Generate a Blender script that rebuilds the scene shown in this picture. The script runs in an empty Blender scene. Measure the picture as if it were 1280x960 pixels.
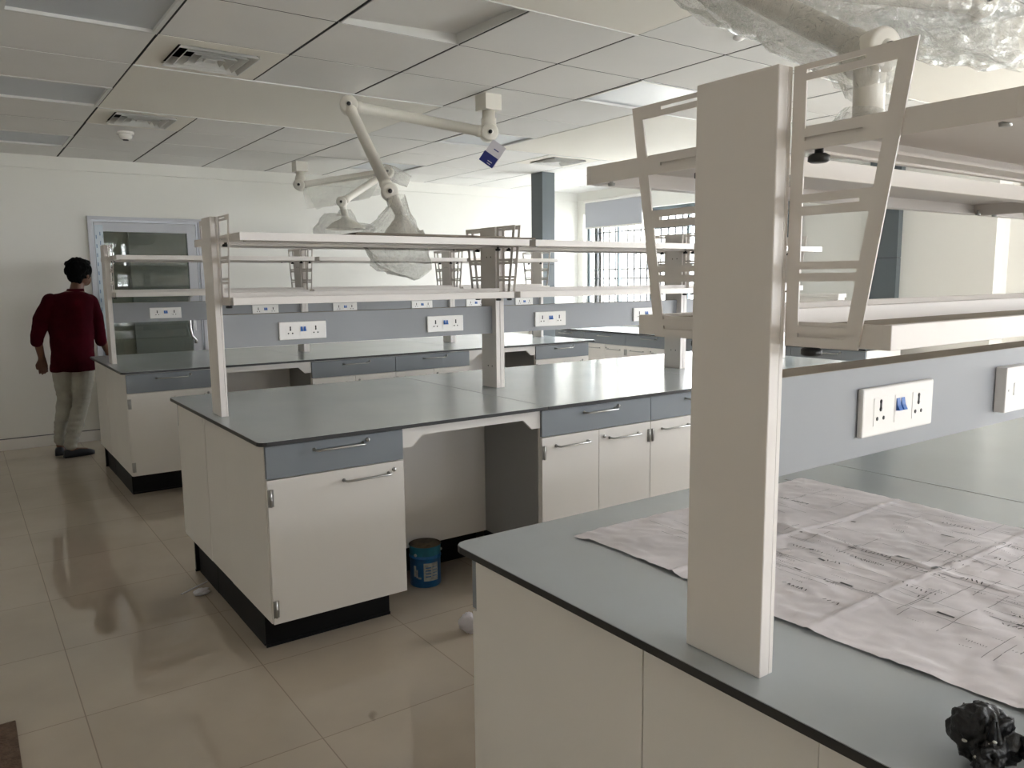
import bpy, bmesh, math, random
from mathutils import Vector, Matrix, noise, Euler
R=math.radians; PI=math.pi
S=bpy.context.scene; C=S.collection
random.seed(4)

# ------------------------------------------------------------ materials
def mat(name,col,rough=.5,metal=0,spec=.5,bump=None,var=None,coat=0):
    m=bpy.data.materials.new(name); m.use_nodes=True
    n=m.node_tree.nodes; l=m.node_tree.links; b=n['Principled BSDF']
    b.inputs['Base Color'].default_value=(*col,1); b.inputs['Roughness'].default_value=rough
    b.inputs['Metallic'].default_value=metal; b.inputs['Specular IOR Level'].default_value=spec
    b.inputs['Coat Weight'].default_value=coat
    tc=n.new('ShaderNodeTexCoord')
    if var:
        sc,amt=var
        t=n.new('ShaderNodeTexNoise'); t.inputs['Scale'].default_value=sc; t.inputs['Detail'].default_value=6
        l.new(tc.outputs['Object'],t.inputs['Vector'])
        mr=n.new('ShaderNodeMapRange'); mr.inputs['From Min'].default_value=.3; mr.inputs['From Max'].default_value=.7
        mr.inputs['To Min'].default_value=1-amt; mr.inputs['To Max'].default_value=1+amt
        l.new(t.outputs['Fac'],mr.inputs['Value'])
        mx=n.new('ShaderNodeVectorMath'); mx.operation='SCALE'; mx.inputs[0].default_value=col
        l.new(mr.outputs['Result'],mx.inputs['Scale']); l.new(mx.outputs['Vector'],b.inputs['Base Color'])
    if bump:
        sc,st=bump
        t=n.new('ShaderNodeTexNoise'); t.inputs['Scale'].default_value=sc; t.inputs['Detail'].default_value=4
        l.new(tc.outputs['Object'],t.inputs['Vector'])
        bp=n.new('ShaderNodeBump'); bp.inputs['Strength'].default_value=st; bp.inputs['Distance'].default_value=.01
        l.new(t.outputs['Fac'],bp.inputs['Height']); l.new(bp.outputs['Normal'],b.inputs['Normal'])
    return m
M={}
M['wall']=mat('wall_paint',(.80,.79,.745),.6,var=(.8,.02),bump=(60,.02))
M['ceil']=mat('ceiling_tile_paint',(.80,.79,.77),.8,var=(1.2,.03),bump=(200,.05))
M['gypsum']=mat('gypsum_paint',(.85,.82,.75),.7,var=(.9,.02))
M['void']=mat('ceiling_void',(.03,.03,.03),.9)
M['bar']=mat('ceiling_bar_white',(.7,.7,.68),.5)
M['lamp']=mat('unlit_diffuser',(.55,.58,.62),.35)
M['white']=mat('white_laminate',(.77,.745,.71),.38,var=(2,.02))
M['greyl']=mat('grey_laminate',(.215,.24,.265),.42,var=(3,.03))
M['dgrey']=mat('grey_side_laminate',(.27,.27,.265),.5)
M['top']=mat('worktop_grey',(.42,.46,.48),.2,spec=.75,var=(2.5,.04),bump=(300,.01))
M['edge']=mat('black_core_edge',(.02,.02,.02),.4)
M['kick']=mat('black_kick',(.009,.009,.010),.55,spec=.2)
M['powder']=mat('powder_coat_white',(.74,.70,.665),.38,bump=(500,.02))
M['browntop']=mat('brown_top_face',(.30,.265,.215),.8,var=(6,.1))  # mottled brown for upper faces of lower shelves and service panels
M['panel']=mat('service_panel_grey',(.27,.28,.295),.4,var=(4,.03))
M['steel']=mat('satin_steel',(.42,.42,.41),.3,metal=1)
M['black']=mat('black_plastic',(.01,.01,.01),.4)
M['socket']=mat('socket_white',(.85,.83,.8),.25)
M['blue']=mat('switch_blue',(.02,.12,.42),.3)
M['alu']=mat('door_aluminium',(.48,.50,.54),.35,metal=.3)
M['winframe']=mat('window_frame_grey',(.16,.2,.22),.5)
M['alu2']=mat('door_frame_lilac',(.55,.56,.60),.45)
M['film']=mat('protective_film',(.52,.60,.66),.25,var=(6,.05))
M['dash']=mat('film_print',(.12,.2,.34),.4)
M['pillar']=mat('grey_cladding',(.105,.125,.135),.45,var=(2,.03))
M['pillarl']=mat('grey_cladding_pale',(.17,.2,.21),.45)
M['arm']=mat('arm_white',(.72,.69,.62),.35)
M['blind']=mat('roller_blind',(.42,.43,.47),.8,bump=(400,.05))
M['iron']=mat('grille_iron',(.09,.10,.11),.5)
M['paper']=mat('sheet_paper',(.76,.72,.74),.7,var=(5,.16))
M['ink']=mat('sheet_ink',(.10,.10,.105),.7)
M['ink2']=mat('sheet_ink_faint',(.30,.285,.30),.7)
M['skin']=mat('skin',(.13,.055,.03),.5,var=(20,.06))
M['hair']=mat('hair',(.003,.003,.003),.85,spec=.1,bump=(90,.6))
M['shirt']=mat('shirt_maroon',(.04,.001,.005),.9,spec=.08,bump=(30,.25),var=(12,.15))
M['jeans']=mat('jeans_pale',(.36,.35,.30),.85,bump=(40,.3),var=(9,.13))
M['shoe']=mat('shoe_dark',(.012,.014,.02),.6)
M['tinblue']=mat('tin_blue',(.008,.10,.28),.35,var=(15,.2))
M['tinteal']=mat('tin_rim_teal',(.01,.13,.19),.4,var=(18,.25))
M['tinrust']=mat('tin_rust',(.10,.075,.045),.8,var=(25,.4))
M['tinlabel']=mat('tin_label',(.34,.35,.33),.6,var=(60,.3))
M['glove']=mat('glove_black',(.006,.006,.007),.45,bump=(70,.5))
M['dried']=mat('dried_plaster',(.6,.59,.55),.8)
M['board']=mat('board_brown',(.16,.13,.10),.7,var=(8,.2))
M['mat']=mat('mat_brown',(.12,.075,.05),.95,var=(40,.3),bump=(120,.6))
M['tagblue']=mat('tag_blue',(.01,.02,.16),.4)
M['tagwhite']=mat('tag_white',(.6,.58,.62),.5)
M['corr']=mat('corridor_paint',(.42,.40,.36),.8)
M['leaf']=mat('tree_leaves',(.32,.42,.24),.8,var=(3,.4))
M['trunk']=mat('tree_bark',(.12,.09,.06),.9)
M['fac']=mat('facade_pale',(.8,.82,.82),.8)
M['facb']=mat('facade_blue',(.12,.32,.55),.5)
M['ground']=mat('yard_concrete',(.62,.62,.58),.9,var=(1,.1))

def schlick(n,l,normal):
    lw=n.new('ShaderNodeLayerWeight'); lw.inputs['Blend'].default_value=.5
    if normal: l.new(normal,lw.inputs['Normal'])
    p=n.new('ShaderNodeMath'); p.operation='POWER'; l.new(lw.outputs['Facing'],p.inputs[0]); p.inputs[1].default_value=5
    a=n.new('ShaderNodeMath'); a.operation='MULTIPLY_ADD'; l.new(p.outputs[0],a.inputs[0]); a.inputs[1].default_value=.95; a.inputs[2].default_value=.045
    return a.outputs[0]
def glass_mat(name,tint,fac_edge=.9,base=.06):
    m=bpy.data.materials.new(name); m.use_nodes=True; n=m.node_tree.nodes; l=m.node_tree.links; n.clear()
    o=n.new('ShaderNodeOutputMaterial'); t=n.new('ShaderNodeBsdfTransparent'); g=n.new('ShaderNodeBsdfGlossy')
    t.inputs['Color'].default_value=(*tint,1); g.inputs['Roughness'].default_value=.01
    mx=n.new('ShaderNodeMixShader'); l.new(schlick(n,l,None),mx.inputs[0]); l.new(t.outputs[0],mx.inputs[1]); l.new(g.outputs[0],mx.inputs[2])
    l.new(mx.outputs[0],o.inputs['Surface']); return m
M['glass']=glass_mat('window_glass',(.98,.98,.98))
M['dglass']=glass_mat('door_glass',(.55,.6,.58))
def film_mat():
    m=bpy.data.materials.new('clear_polythene'); m.use_nodes=True; n=m.node_tree.nodes; l=m.node_tree.links; n.clear()
    o=n.new('ShaderNodeOutputMaterial'); t=n.new('ShaderNodeBsdfTransparent'); t.inputs['Color'].default_value=(.965,.965,.955,1)
    g=n.new('ShaderNodeBsdfGlossy'); g.inputs['Roughness'].default_value=.16; g.inputs['Color'].default_value=(.95,.95,.93,1)
    d=n.new('ShaderNodeBsdfTranslucent'); d.inputs['Color'].default_value=(.92,.91,.88,1)
    d2=n.new('ShaderNodeBsdfDiffuse'); d2.inputs['Color'].default_value=(.92,.91,.88,1)
    tc=n.new('ShaderNodeTexCoord'); no=n.new('ShaderNodeTexNoise'); no.inputs['Scale'].default_value=14; no.inputs['Detail'].default_value=5
    no.inputs['Distortion'].default_value=1.2
    l.new(tc.outputs['Object'],no.inputs['Vector'])
    vo=n.new('ShaderNodeTexVoronoi'); vo.feature='DISTANCE_TO_EDGE'; vo.inputs['Scale'].default_value=16
    va=n.new('ShaderNodeVectorMath'); va.operation='MULTIPLY_ADD'; va.inputs[1].default_value=(.16,.16,.16); l.new(no.outputs['Color'],va.inputs[0]); l.new(tc.outputs['Object'],va.inputs[2]); l.new(va.outputs[0],vo.inputs['Vector'])
    ad=n.new('ShaderNodeMath'); ad.operation='MULTIPLY_ADD'; ad.inputs[1].default_value=.8; l.new(vo.outputs['Distance'],ad.inputs[0]); l.new(no.outputs['Fac'],ad.inputs[2])
    bp=n.new('ShaderNodeBump'); bp.inputs['Strength'].default_value=1; bp.inputs['Distance'].default_value=.035
    l.new(ad.outputs[0],bp.inputs['Height'])
    for s in (g,d,d2): l.new(bp.outputs['Normal'],s.inputs['Normal'])
    m0=n.new('ShaderNodeMixShader'); m0.inputs[0].default_value=.5; l.new(d.outputs[0],m0.inputs[1]); l.new(d2.outputs[0],m0.inputs[2])
    m1=n.new('ShaderNodeMixShader'); m1.inputs[0].default_value=.24; l.new(t.outputs[0],m1.inputs[1]); l.new(m0.outputs[0],m1.inputs[2])
    m2=n.new('ShaderNodeMixShader'); l.new(schlick(n,l,bp.outputs['Normal']),m2.inputs[0]); l.new(m1.outputs[0],m2.inputs[1]); l.new(g.outputs[0],m2.inputs[2])
    l.new(m2.outputs[0],o.inputs['Surface']); return m
M['film2']=film_mat()
def floor_mat():
    m=bpy.data.materials.new('polished_floor_tile'); m.use_nodes=True; n=m.node_tree.nodes; l=m.node_tree.links; b=n['Principled BSDF']
    tc=n.new('ShaderNodeTexCoord')
    mp=n.new('ShaderNodeMapping'); mp.inputs['Location'].default_value=(.63,-.069,0)
    l.new(tc.outputs['Object'],mp.inputs['Vector'])
    br=n.new('ShaderNodeTexBrick'); br.offset=0; br.squash=1
    br.inputs['Scale'].default_value=1; br.inputs['Brick Width'].default_value=.62; br.inputs['Row Height'].default_value=.62
    br.inputs['Mortar Size'].default_value=.0022; br.inputs['Mortar Smooth'].default_value=.2
    br.inputs['Color1'].default_value=(.53,.46,.375,1); br.inputs['Color2'].default_value=(.555,.48,.39,1); br.inputs['Mortar'].default_value=(.36,.30,.245,1)
    l.new(mp.outputs[0],br.inputs['Vector'])
    no=n.new('ShaderNodeTexNoise'); no.inputs['Scale'].default_value=3; no.inputs['Detail'].default_value=8; l.new(tc.outputs['Object'],no.inputs['Vector'])
    mx=n.new('ShaderNodeMixRGB'); mx.blend_type='MULTIPLY'; mx.inputs[0].default_value=.25
    l.new(br.outputs['Color'],mx.inputs[1]); l.new(no.outputs['Fac'],mx.inputs[2]); 
    # small scuffs
    v=n.new('ShaderNodeTexNoise'); v.inputs['Scale'].default_value=5.5; v.inputs['Detail'].default_value=2
    mp2=n.new('ShaderNodeMapping'); mp2.inputs['Scale'].default_value=(1,.35,1); mp2.inputs['Rotation'].default_value=(0,0,.6); l.new(tc.outputs['Object'],mp2.inputs['Vector']); l.new(mp2.outputs[0],v.inputs['Vector'])
    cr=n.new('ShaderNodeValToRGB'); cr.color_ramp.elements[0].position=.735; cr.color_ramp.elements[1].position=.76
    l.new(v.outputs['Fac'],cr.inputs[0])
    mx2=n.new('ShaderNodeMixRGB'); mx2.inputs[2].default_value=(.17,.15,.12,1); l.new(cr.outputs[0],mx2.inputs[0]); l.new(mx.outputs[0],mx2.inputs[1])
    l.new(mx2.outputs[0],b.inputs['Base Color'])
    mr=n.new('ShaderNodeMapRange'); mr.inputs['To Min'].default_value=.015; mr.inputs['To Max'].default_value=.06
    l.new(no.outputs['Fac'],mr.inputs['Value']); l.new(mr.outputs[0],b.inputs['Roughness'])
    b.inputs['Specular IOR Level'].default_value=.85
    return m
M['floor']=floor_mat()

# ------------------------------------------------------------ mesh builder
class MB:
    def __init__(s): s.bm=bmesh.new(); s.mi=0
    def m(s,i): s.mi=i; return s
    def _f(s,vs,smooth=False):
        try: f=s.bm.faces.new(vs)
        except ValueError: return None
        f.material_index=s.mi; f.smooth=smooth; return f
    def box(s,x0,x1,y0,y1,z0,z1,bev=0):
        if x0>x1:x0,x1=x1,x0
        if y0>y1:y0,y1=y1,y0
        if z0>z1:z0,z1=z1,z0
        v=[s.bm.verts.new(p) for p in [(x0,y0,z0),(x1,y0,z0),(x1,y1,z0),(x0,y1,z0),(x0,y0,z1),(x1,y0,z1),(x1,y1,z1),(x0,y1,z1)]]
        fs=[s._f([v[i] for i in q]) for q in [(3,2,1,0),(4,5,6,7),(0,1,5,4),(1,2,6,5),(2,3,7,6),(3,0,4,7)]]
        if bev:
            es=list({e for f in fs for e in f.edges})
            r=bmesh.ops.bevel(s.bm,geom=es,offset=bev,segments=2,affect='EDGES',profile=.5)
            for f in r['faces']: f.material_index=s.mi
        return s
    def prism(s,pts,axis,a,b):
        def P(p,t):
            if axis=='x': return (t,p[0],p[1])
            if axis=='y': return (p[0],t,p[1])
            return (p[0],p[1],t)
        A=[s.bm.verts.new(P(p,a)) for p in pts]; B=[s.bm.verts.new(P(p,b)) for p in pts]
        fs=[s._f(A[::-1]),s._f(B)]
        for i in range(len(pts)):
            j=(i+1)%len(pts); fs.append(s._f([A[i],A[j],B[j],B[i]]))
        bmesh.ops.recalc_face_normals(s.bm,faces=[f for f in fs if f])
        return s
    def rings(s,rs,cap=True,smooth=True,close=True):
        L=[[s.bm.verts.new(p) for p in r] for r in rs]
        n=len(L[0])
        for a,b in zip(L,L[1:]):
            for i in range(n if close else n-1):
                j=(i+1)%n; s._f([a[i],a[j],b[j],b[i]],smooth)
        if cap and close: s._f(L[0][::-1],smooth); s._f(L[-1],smooth)
        return s
    def tube(s,pts,rad,seg=16,cap=True,ell=None):
        pts=[Vector(p) for p in pts]; n=len(pts)
        rad=rad if isinstance(rad,(list,tuple)) else [rad]*n
        t0=(pts[1]-pts[0]).normalized(); up=Vector((0,0,1)) if abs(t0.z)<.9 else Vector((0,1,0))
        u=t0.cross(up).normalized(); rs=[]
        for i,p in enumerate(pts):
            t=((pts[min(i+1,n-1)]-pts[max(i-1,0)])).normalized()
            u=(u-t*u.dot(t)).normalized(); w=t.cross(u)
            rs.append([p+(u*math.cos(2*PI*k/seg)+w*math.sin(2*PI*k/seg))*rad[i] for k in range(seg)])
        return s.rings(rs,cap)
    def cap_tube(s,a,b,ra,rb,seg=14):
        a=Vector(a);b=Vector(b);d=(b-a).normalized(); P=[];Q=[]
        for k in range(1,5): t=k/5*PI/2; P.append(a-d*ra*math.cos(t)); Q.append(ra*math.sin(t))
        P.append(a);Q.append(ra);P.append(b);Q.append(rb)
        for k in range(4,0,-1): t=k/5*PI/2; P.append(b+d*rb*math.cos(t)); Q.append(rb*math.sin(t))
        return s.tube(P,Q,seg)
    def ball(s,c,r,sx=1,sy=1,sz=1,sub=3,rot=None):
        r_=bmesh.ops.create_icosphere(s.bm,subdivisions=sub,radius=r)
        Mx=Matrix.Translation(c)@(rot.to_matrix().to_4x4() if rot else Matrix())@Matrix.Diagonal((sx,sy,sz,1))
        bmesh.ops.transform(s.bm,matrix=Mx,verts=r_['verts'])
        for v in r_['verts']:
            for f in v.link_faces: f.material_index=s.mi; f.smooth=True
        return s
    def build(s,name,mats,parent=None,loc=None,mods=None):
        if not isinstance(mats,(list,tuple)): mats=[mats]
        me=bpy.data.meshes.new(name)
        base=Vector(loc) if loc is not None else (wloc(parent) if parent else Vector((0,0,0)))
        if base.length: bmesh.ops.translate(s.bm,verts=s.bm.verts,vec=-base)
        s.bm.to_mesh(me); s.bm.free()
        for m in mats: me.materials.append(M[m])
        o=bpy.data.objects.new(name,me); C.objects.link(o)
        if parent: o.parent=parent; o.location=base-wloc(parent)
        else: o.location=base
        return o
def wloc(o):
    v=Vector((0,0,0))
    while o: v+=o.location; o=o.parent
    return v
def tag(o,label,cat,group=None):
    o['label']=label; o['category']=cat
    if group: o['group']=group
    return o
def thing(name,label,cat,loc=(0,0,0),group=None):
    o=bpy.data.objects.new(name,None); o.empty_display_size=.1; C.objects.link(o); o.location=loc
    return tag(o,label,cat,group)
def struct(o): o['kind']='structure'; return o
def dup(root,loc=None,rz=0,label=None,group=None):
    r=root.copy(); C.objects.link(r)
    if loc is not None: r.location=loc
    r.rotation_euler=(0,0,rz)
    if label: r['label']=label
    if group: r['group']=group
    for ch in list(root.children):
        c=ch.copy(); C.objects.link(c); c.parent=r
        for g in list(ch.children):
            d=g.copy(); C.objects.link(d); d.parent=c
    return r
def bake(o,mods):
    for kind,kw in mods:
        md=o.modifiers.new(kind,kind)
        for k,v in kw.items(): setattr(md,k,v)
    dg=bpy.context.evaluated_depsgraph_get(); dg.update()
    me=bpy.data.meshes.new_from_object(o.evaluated_get(dg))
    o.modifiers.clear(); o.data=me
    for p in me.polygons: p.use_smooth=True
    return o

# ------------------------------------------------------------ camera
F_PX=982.73
cam=bpy.data.cameras.new('camera'); co=bpy.data.objects.new('camera',cam); C.objects.link(co); S.camera=co
cam.sensor_width=36; cam.lens=F_PX/1280*36; cam.clip_start=.02
yaw,pitch,roll=R(54.80030855),R(-7.55197248),R(-0.60878725)
fw=Vector((math.cos(pitch)*math.cos(yaw),math.cos(pitch)*math.sin(yaw),math.sin(pitch)))
r0=Vector((math.sin(yaw),-math.cos(yaw),0)); u0=r0.cross(fw)
rr=math.cos(roll)*r0+math.sin(roll)*u0; uu=-math.sin(roll)*r0+math.cos(roll)*u0
co.matrix_world=Matrix(((rr.x,uu.x,-fw.x,-.8858),(rr.y,uu.y,-fw.y,-2.8978),(rr.z,uu.z,-fw.z,1.4956),(0,0,0,1)))

# ------------------------------------------------------------ room shell
H=2.65; XL,XR=-3.6,6.18; YN,YB=-6.6,5.525; XR2=6.42
s=MB(); s.box(XL-.2,XR2+.2,YN-.2,YB+3,-.1,0); s.box(XR2+.2,8,YB,YB+3,-.1,0); struct(s.build('floor','floor'))
s=MB(); s.box(XL-.2,XL,YN,YB+.15,0,3.1); struct(s.build('wall_left','wall'))
# back wall with door opening
DX0,DX1,DZ=.2,1.22,2.13
s=MB(); s.box(XL,DX0,YB,YB+.15,0,3.1); s.box(DX0,DX1,YB,YB+.15,DZ,3.1); s.box(DX1,XR2+.2,YB,YB+.15,0,3.1); struct(s.build('wall_back','wall'))
# right wall : window opening y 2.55..5.40 z 1.0..2.36 ; deeper recess beyond y .17
WY0,WY1,WZ0,WZ1=2.4,5.40,.98,2.36
s=MB(); s.box(XR,XR+.2,WY1,YB+.15,0,3.1); s.box(XR,XR+.2,WY0,WY1,0,WZ0); s.box(XR,XR+.2,WY0,WY1,WZ1,3.1); s.box(XR,XR+.24,.17,WY0,0,3.1)
V0,V1,VZ0,VZ1=-3.6,-.35,.98,2.4
s.box(XR2,XR2+.2,V1,.17,0,3.1); s.box(XR2,XR2+.2,V0,V1,0,VZ0); s.box(XR2,XR2+.2,V0,V1,VZ1,3.1); s.box(XR2,XR2+.2,YN,V0,0,3.1)
struct(s.build('wall_right','wall'))
# near wall with two big windows behind the photographer
N=[(1.2,2.6),(4.1,6.1)]
s=MB(); s.box(XL,1.2,YN-.2,YN,0,3.1); s.box(2.6,4.1,YN-.2,YN,0,3.1); s.box(6.1,XR2+.2,YN-.2,YN,0,3.1)
for a,b in N: s.box(a,b,YN-.2,YN,0,.5); s.box(a,b,YN-.2,YN,2.5,3.1)
struct(s.build('wall_front','wall'))
# cornice and skirting
s=MB(); s.box(XL,XR,YB-.03,YB,2.537,H); struct(s.build('trim_1','wall'))
s=MB(); s.box(XR-.03,XR,.17,YB-.03,2.537,H); struct(s.build('trim_2','wall'))
s=MB(); s.box(XL,DX0-.01,YB-.014,YB,0,.1,.002); s.m(1); s.box(XL,DX0-.01,YB-.011,YB,.1,.107); struct(s.build('baseboard_back',['white','iron']))
# corridor behind the door
s=MB(); s.box(-1.5,8,YB+2.4,YB+2.5,0,3.1); s.box(-1.6,-1.5,YB+.15,YB+2.5,0,3.1); s.box(XR2,8,YB,YB+.15,0,3.1); s.box(-1.6,8,YB+.15,YB+2.5,3.1,3.2)
s.m(1); s.box(.95,2.1,YB+2.36,YB+2.4,0,2.15)
struct(s.build('wall_corridor',['corr','dgrey']))

# ceiling : grid of tiles
PX,PY,OY=.632,.615,-.03
def cellx(i): return PX*i
def celly(j): return OY+PY*j
lights=[(-1,1),(-1,4),(-1,7),(4,1),(4,4),(4,7),(-1,-2),(4,-2)]
diffs=[(0,2),(0,5),(6,5)]
slabs=[(0,2,3,4),(0,2,-2,-1),(5,7,2,4),(5,7,-2,-1)]
LIFT=(1,0)
def inslab(i,j): return any(a<=i<=b and c<=j<=d for a,b,c,d in slabs)
s=MB()
i0,i1=int(XL/PX)-1,int(XR2/PX)+1; j0,j1=int((YN-OY)/PY)-1,int((YB-OY)/PY)+1
for i in range(i0,i1):
    for j in range(j0,j1):
        if (i,j) in lights or (i,j)==LIFT or inslab(i,j): continue
        x0,x1=max(cellx(i)+.008,XL),min(cellx(i+1)-.008,XR2); y0,y1=max(celly(j)+.0055,YN),min(celly(j+1)-.0055,YB)
        if x1-x0<.02 or y1-y0<.02: continue
        dz=random.uniform(0,.002)
        if (i,j) in diffs: continue
        s.box(x0,x1,y0,y1,H+dz,H+.015)
s.m(1)
for a,b,c,d in slabs:
    s.box(cellx(a)+.002,cellx(b+1)-.002,celly(c)+.002,celly(d+1)-.002,H-.001,H+.015)
s.m(2)
for i in range(i0,i1+1):
    x=cellx(i)
    if XL<x<XR2: s.box(x-.0078,x+.0078,YN,YB,H+.003,H+.05)
for j in range(j0,j1+1):
    y=celly(j)
    if YN<y<YB: s.box(XL,XR2,y-.0052,y+.0052,H+.003,H+.049)
s.m(3)
# pale edge trims beside the gypsum slabs
for a,b,c,d in slabs:
    s.box(cellx(a),cellx(b+1),celly(c)-.004,celly(c)+.004,H-.006,H+.002); s.box(cellx(a),cellx(b+1),celly(d+1)-.004,celly(d+1)+.004,H-.006,H+.002)
x0,x1,y0,y1=cellx(1),cellx(2),celly(0),celly(1)
s.box(x0,x1,y1-.008,y1-.006,H,H+.06); s.box(x1-.012,x1-.009,y0,y1,H,H+.06); s.box(x0,x1,y0+.006,y0+.008,H,H+.02); s.box(x0+.009,x0+.012,y0,y1,H,H+.02)
s.m(2); s.box(XL,XR2,YN,YB,H+.35,H+.4)
struct(s.build('ceiling',['ceil','gypsum','void','bar']))
# displaced tile
t=MB(); t.box(0,PX-.028,0,PY-.020,0,.015); t.m(1); t.box(-.001,PX-.027,-.001,0,-.001,.015)
o=t.build('ceiling_tile',['ceil','bar']); o.location=(cellx(1)+.014,celly(0)+.010,H+.004)
o.rotation_euler=(R(2.0),R(-2.6),0)
tag(o,'grey ceiling tile knocked out of level, one corner lifted into the ceiling above the second bench','ceiling tile')
# ceiling lights
def ceil_light(i,j,lab):
    x0,x1,y0,y1=cellx(i)+.006,cellx(i+1)-.006,celly(j)+.004,celly(j+1)-.004
    t=thing('ceiling_light',lab,'ceiling light',((x0+x1)/2,(y0+y1)/2,H),'unlit square ceiling lights')
    f=MB()
    w=.02
    f.box(x0,x1,y0,y0+w,H-.003,H+.03); f.box(x0,x1,y1-w,y1,H-.003,H+.03); f.box(x0,x0+w,y0+w,y1-w,H-.003,H+.03); f.box(x1-w,x1,y0+w,y1-w,H-.003,H+.03)
    f.build('frame','bar',t)
    g=MB(); g.box(x0+w,x1-w,y0+w,y1-w,H+.012,H+.026); g.build('diffuser','lamp',t)
LN={(-1,1):'unlit bluish square light panel at the top left, nearest the viewer in the left row',(-1,4):'unlit square light panel in the left row, middle of the three by the wall side',(-1,7):'unlit square light panel at the far left, closest to the back wall',
 (4,1):'pale bluish square light panel in the ceiling above the big ladder bracket',(4,4):'square light panel behind the elbow arm mount over the middle bench',(4,7):'far square light panel near the back wall, above the grey pillar side',(-1,-2):'unlit light panel behind the viewer on the left',(4,-2):'unlit light panel above the nearest bench end'}
for k in lights: ceil_light(*k,LN[k])
# air diffusers
def diffuser(i,j,lab,sc=1):
    x0,x1,y0,y1=cellx(i)+.005,cellx(i+1)-.005,celly(j)+.002,celly(j+1)-.002
    cx,cy=(x0+x1)/2,(y0+y1)/2
    t=thing('air_diffuser',lab,'ceiling vent',(cx,cy,H),'square four-way ceiling air diffusers')
    h=.2
    f=MB()
    f.box(x0,cx-h,y0,y1,H,H+.012); f.box(cx+h,x1,y0,y1,H,H+.012); f.box(cx-h,cx+h,y0,cy-h,H,H+.012); f.box(cx-h,cx+h,cy+h,y1,H,H+.012)
    f.build('plate','gypsum',t)
    for k,a in enumerate((.2,.155,.11,.065)):
        v=MB(); b=a-.038
        zo,zi=H-.014,H+.03
        O=[(cx-a,cy-a,zi-.03),(cx+a,cy-a,zi-.03),(cx+a,cy+a,zi-.03),(cx-a,cy+a,zi-.03)]
        O1=[(cx-a,cy-a,zo),(cx+a,cy-a,zo),(cx+a,cy+a,zo),(cx-a,cy+a,zo)]
        I=[(cx-b,cy-b,zi),(cx+b,cy-b,zi),(cx+b,cy+b,zi),(cx-b,cy+b,zi)]
        v.rings([O1,I],cap=False,smooth=False)
        O2=[(p[0]*1,p[1],p[2]) for p in O1]
        I2=[(cx+(p[0]-cx)*.97,cy+(p[1]-cy)*.97,p[2]+.002) for p in I]; O3=[(cx+(p[0]-cx)*.97,cy+(p[1]-cy)*.97,p[2]) for p in O1]
        v.rings([I2,O3],cap=False,smooth=False); v.rings([O1,O3],cap=False,smooth=False)
        v.build('louvre','bar',t)
    c=MB(); c.box(cx-.03,cx+.03,cy-.03,cy+.03,H-.008,H+.004); c.build('centre_plate','bar',t)
    b=MB(); b.box(cx-h,cx+h,cy-h,cy+h,H+.1,H+.11); b.build('duct_opening','void',t)
diffuser(0,2,'large square air diffuser in the ceiling at the top left')
diffuser(0,5,'square air diffuser beside the round smoke detector near the back wall')
diffuser(6,5,'square air diffuser directly over the top of the grey pillar')
# smoke detector
t=thing('smoke_detector','round white smoke detector on the ceiling near the back wall','smoke detector',(.30,3.89,H))
a=MB(); a.tube([(.30,3.89,H),(.30,3.89,H-.02)],[.062,.06],24); a.build('base','socket',t)
a=MB(); a.tube([(.30,3.89,H-.02),(.30,3.89,H-.045),(.30,3.89,H-.058)],[.048,.045,.03],24); a.build('sensing_head','socket',t)
a=MB(); a.tube([(.30,3.89,H-.058),(.30,3.89,H-.064)],[.022,.02],16); a.build('sensor_cap','black',t)
a=MB(); a.tube([(2.33,-.28,H+.008),(2.33,-.28,H-.008),(2.33,-.28,H-.02)],[.03,.03,.008],16); tag(a.build('sprinkler_head','socket'),'tiny white sprinkler head in the ceiling left of the wrapped arm','sprinkler')

# ------------------------------------------------------------ door
d=bpy.data.objects.new('door_1',None); C.objects.link(d); d.location=(.71,YB,0); struct(d)
s=MB(); y0,y1=YB-.03,YB+.05
s.box(.2,.232,y0,y1,0,DZ); s.box(1.188,1.22,y0,y1,0,DZ); s.box(.232,1.188,y0,y1,DZ-.032,DZ)
s.m(1); s.box(.232,.25,y0+.015,y1,0,DZ-.032); s.box(1.168,1.188,y0+.015,y1,0,DZ-.032); s.box(.25,1.168,y0+.015,y1,DZ-.05,DZ-.032)
s.build('door_frame',['alu2','alu'],d)
y0,y1=YB-.02,YB+.03
s=MB(); s.box(.255,.325,y0,y1,.01,2.075); s.box(1.08,1.163,y0,y1,.01,2.075); s.box(.325,1.08,y0,y1,1.99,2.075); s.box(.325,1.08,y0,y1,.01,.14)
lf=s.build('door_leaf',['alu2'],d)
s=MB(); s.box(.325,1.08,YB+.004,YB+.01,.14,1.99); s.build('glass_pane','dglass',lf)
s=MB(); s.box(.253,.327,y0-.002,y0-.0005,.02,2.05)
s.m(1)
z=.05
while z<2.0:
    s.box(.262,.270,y0-.0028,y0-.002,z,z+.035); s.box(.295,.303,y0-.0028,y0-.002,z+.03,z+.065); s.box(.318,.322,y0-.0028,y0-.002,z+.01,z+.04); z+=.085
s.build('protective_film',['film','dash'],lf)
s=MB(); yy=YB-.075
s.tube([(1.10,YB-.02,.90),(1.10,yy+.01,.90),(1.09,yy,.93),(1.055,yy,.97),(1.045,yy,1.05),(1.045,yy,1.28),(1.055,yy,1.35),(1.09,yy,1.38),(1.10,yy+.01,1.40),(1.10,YB-.02,1.40)],.012,12)
s.build('pull_handle','steel',lf)
s=MB(); s.box(1.085,1.115,YB-.03,YB-.02,1.02,1.2,.003); s.build('lock_plate','steel',lf)

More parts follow.
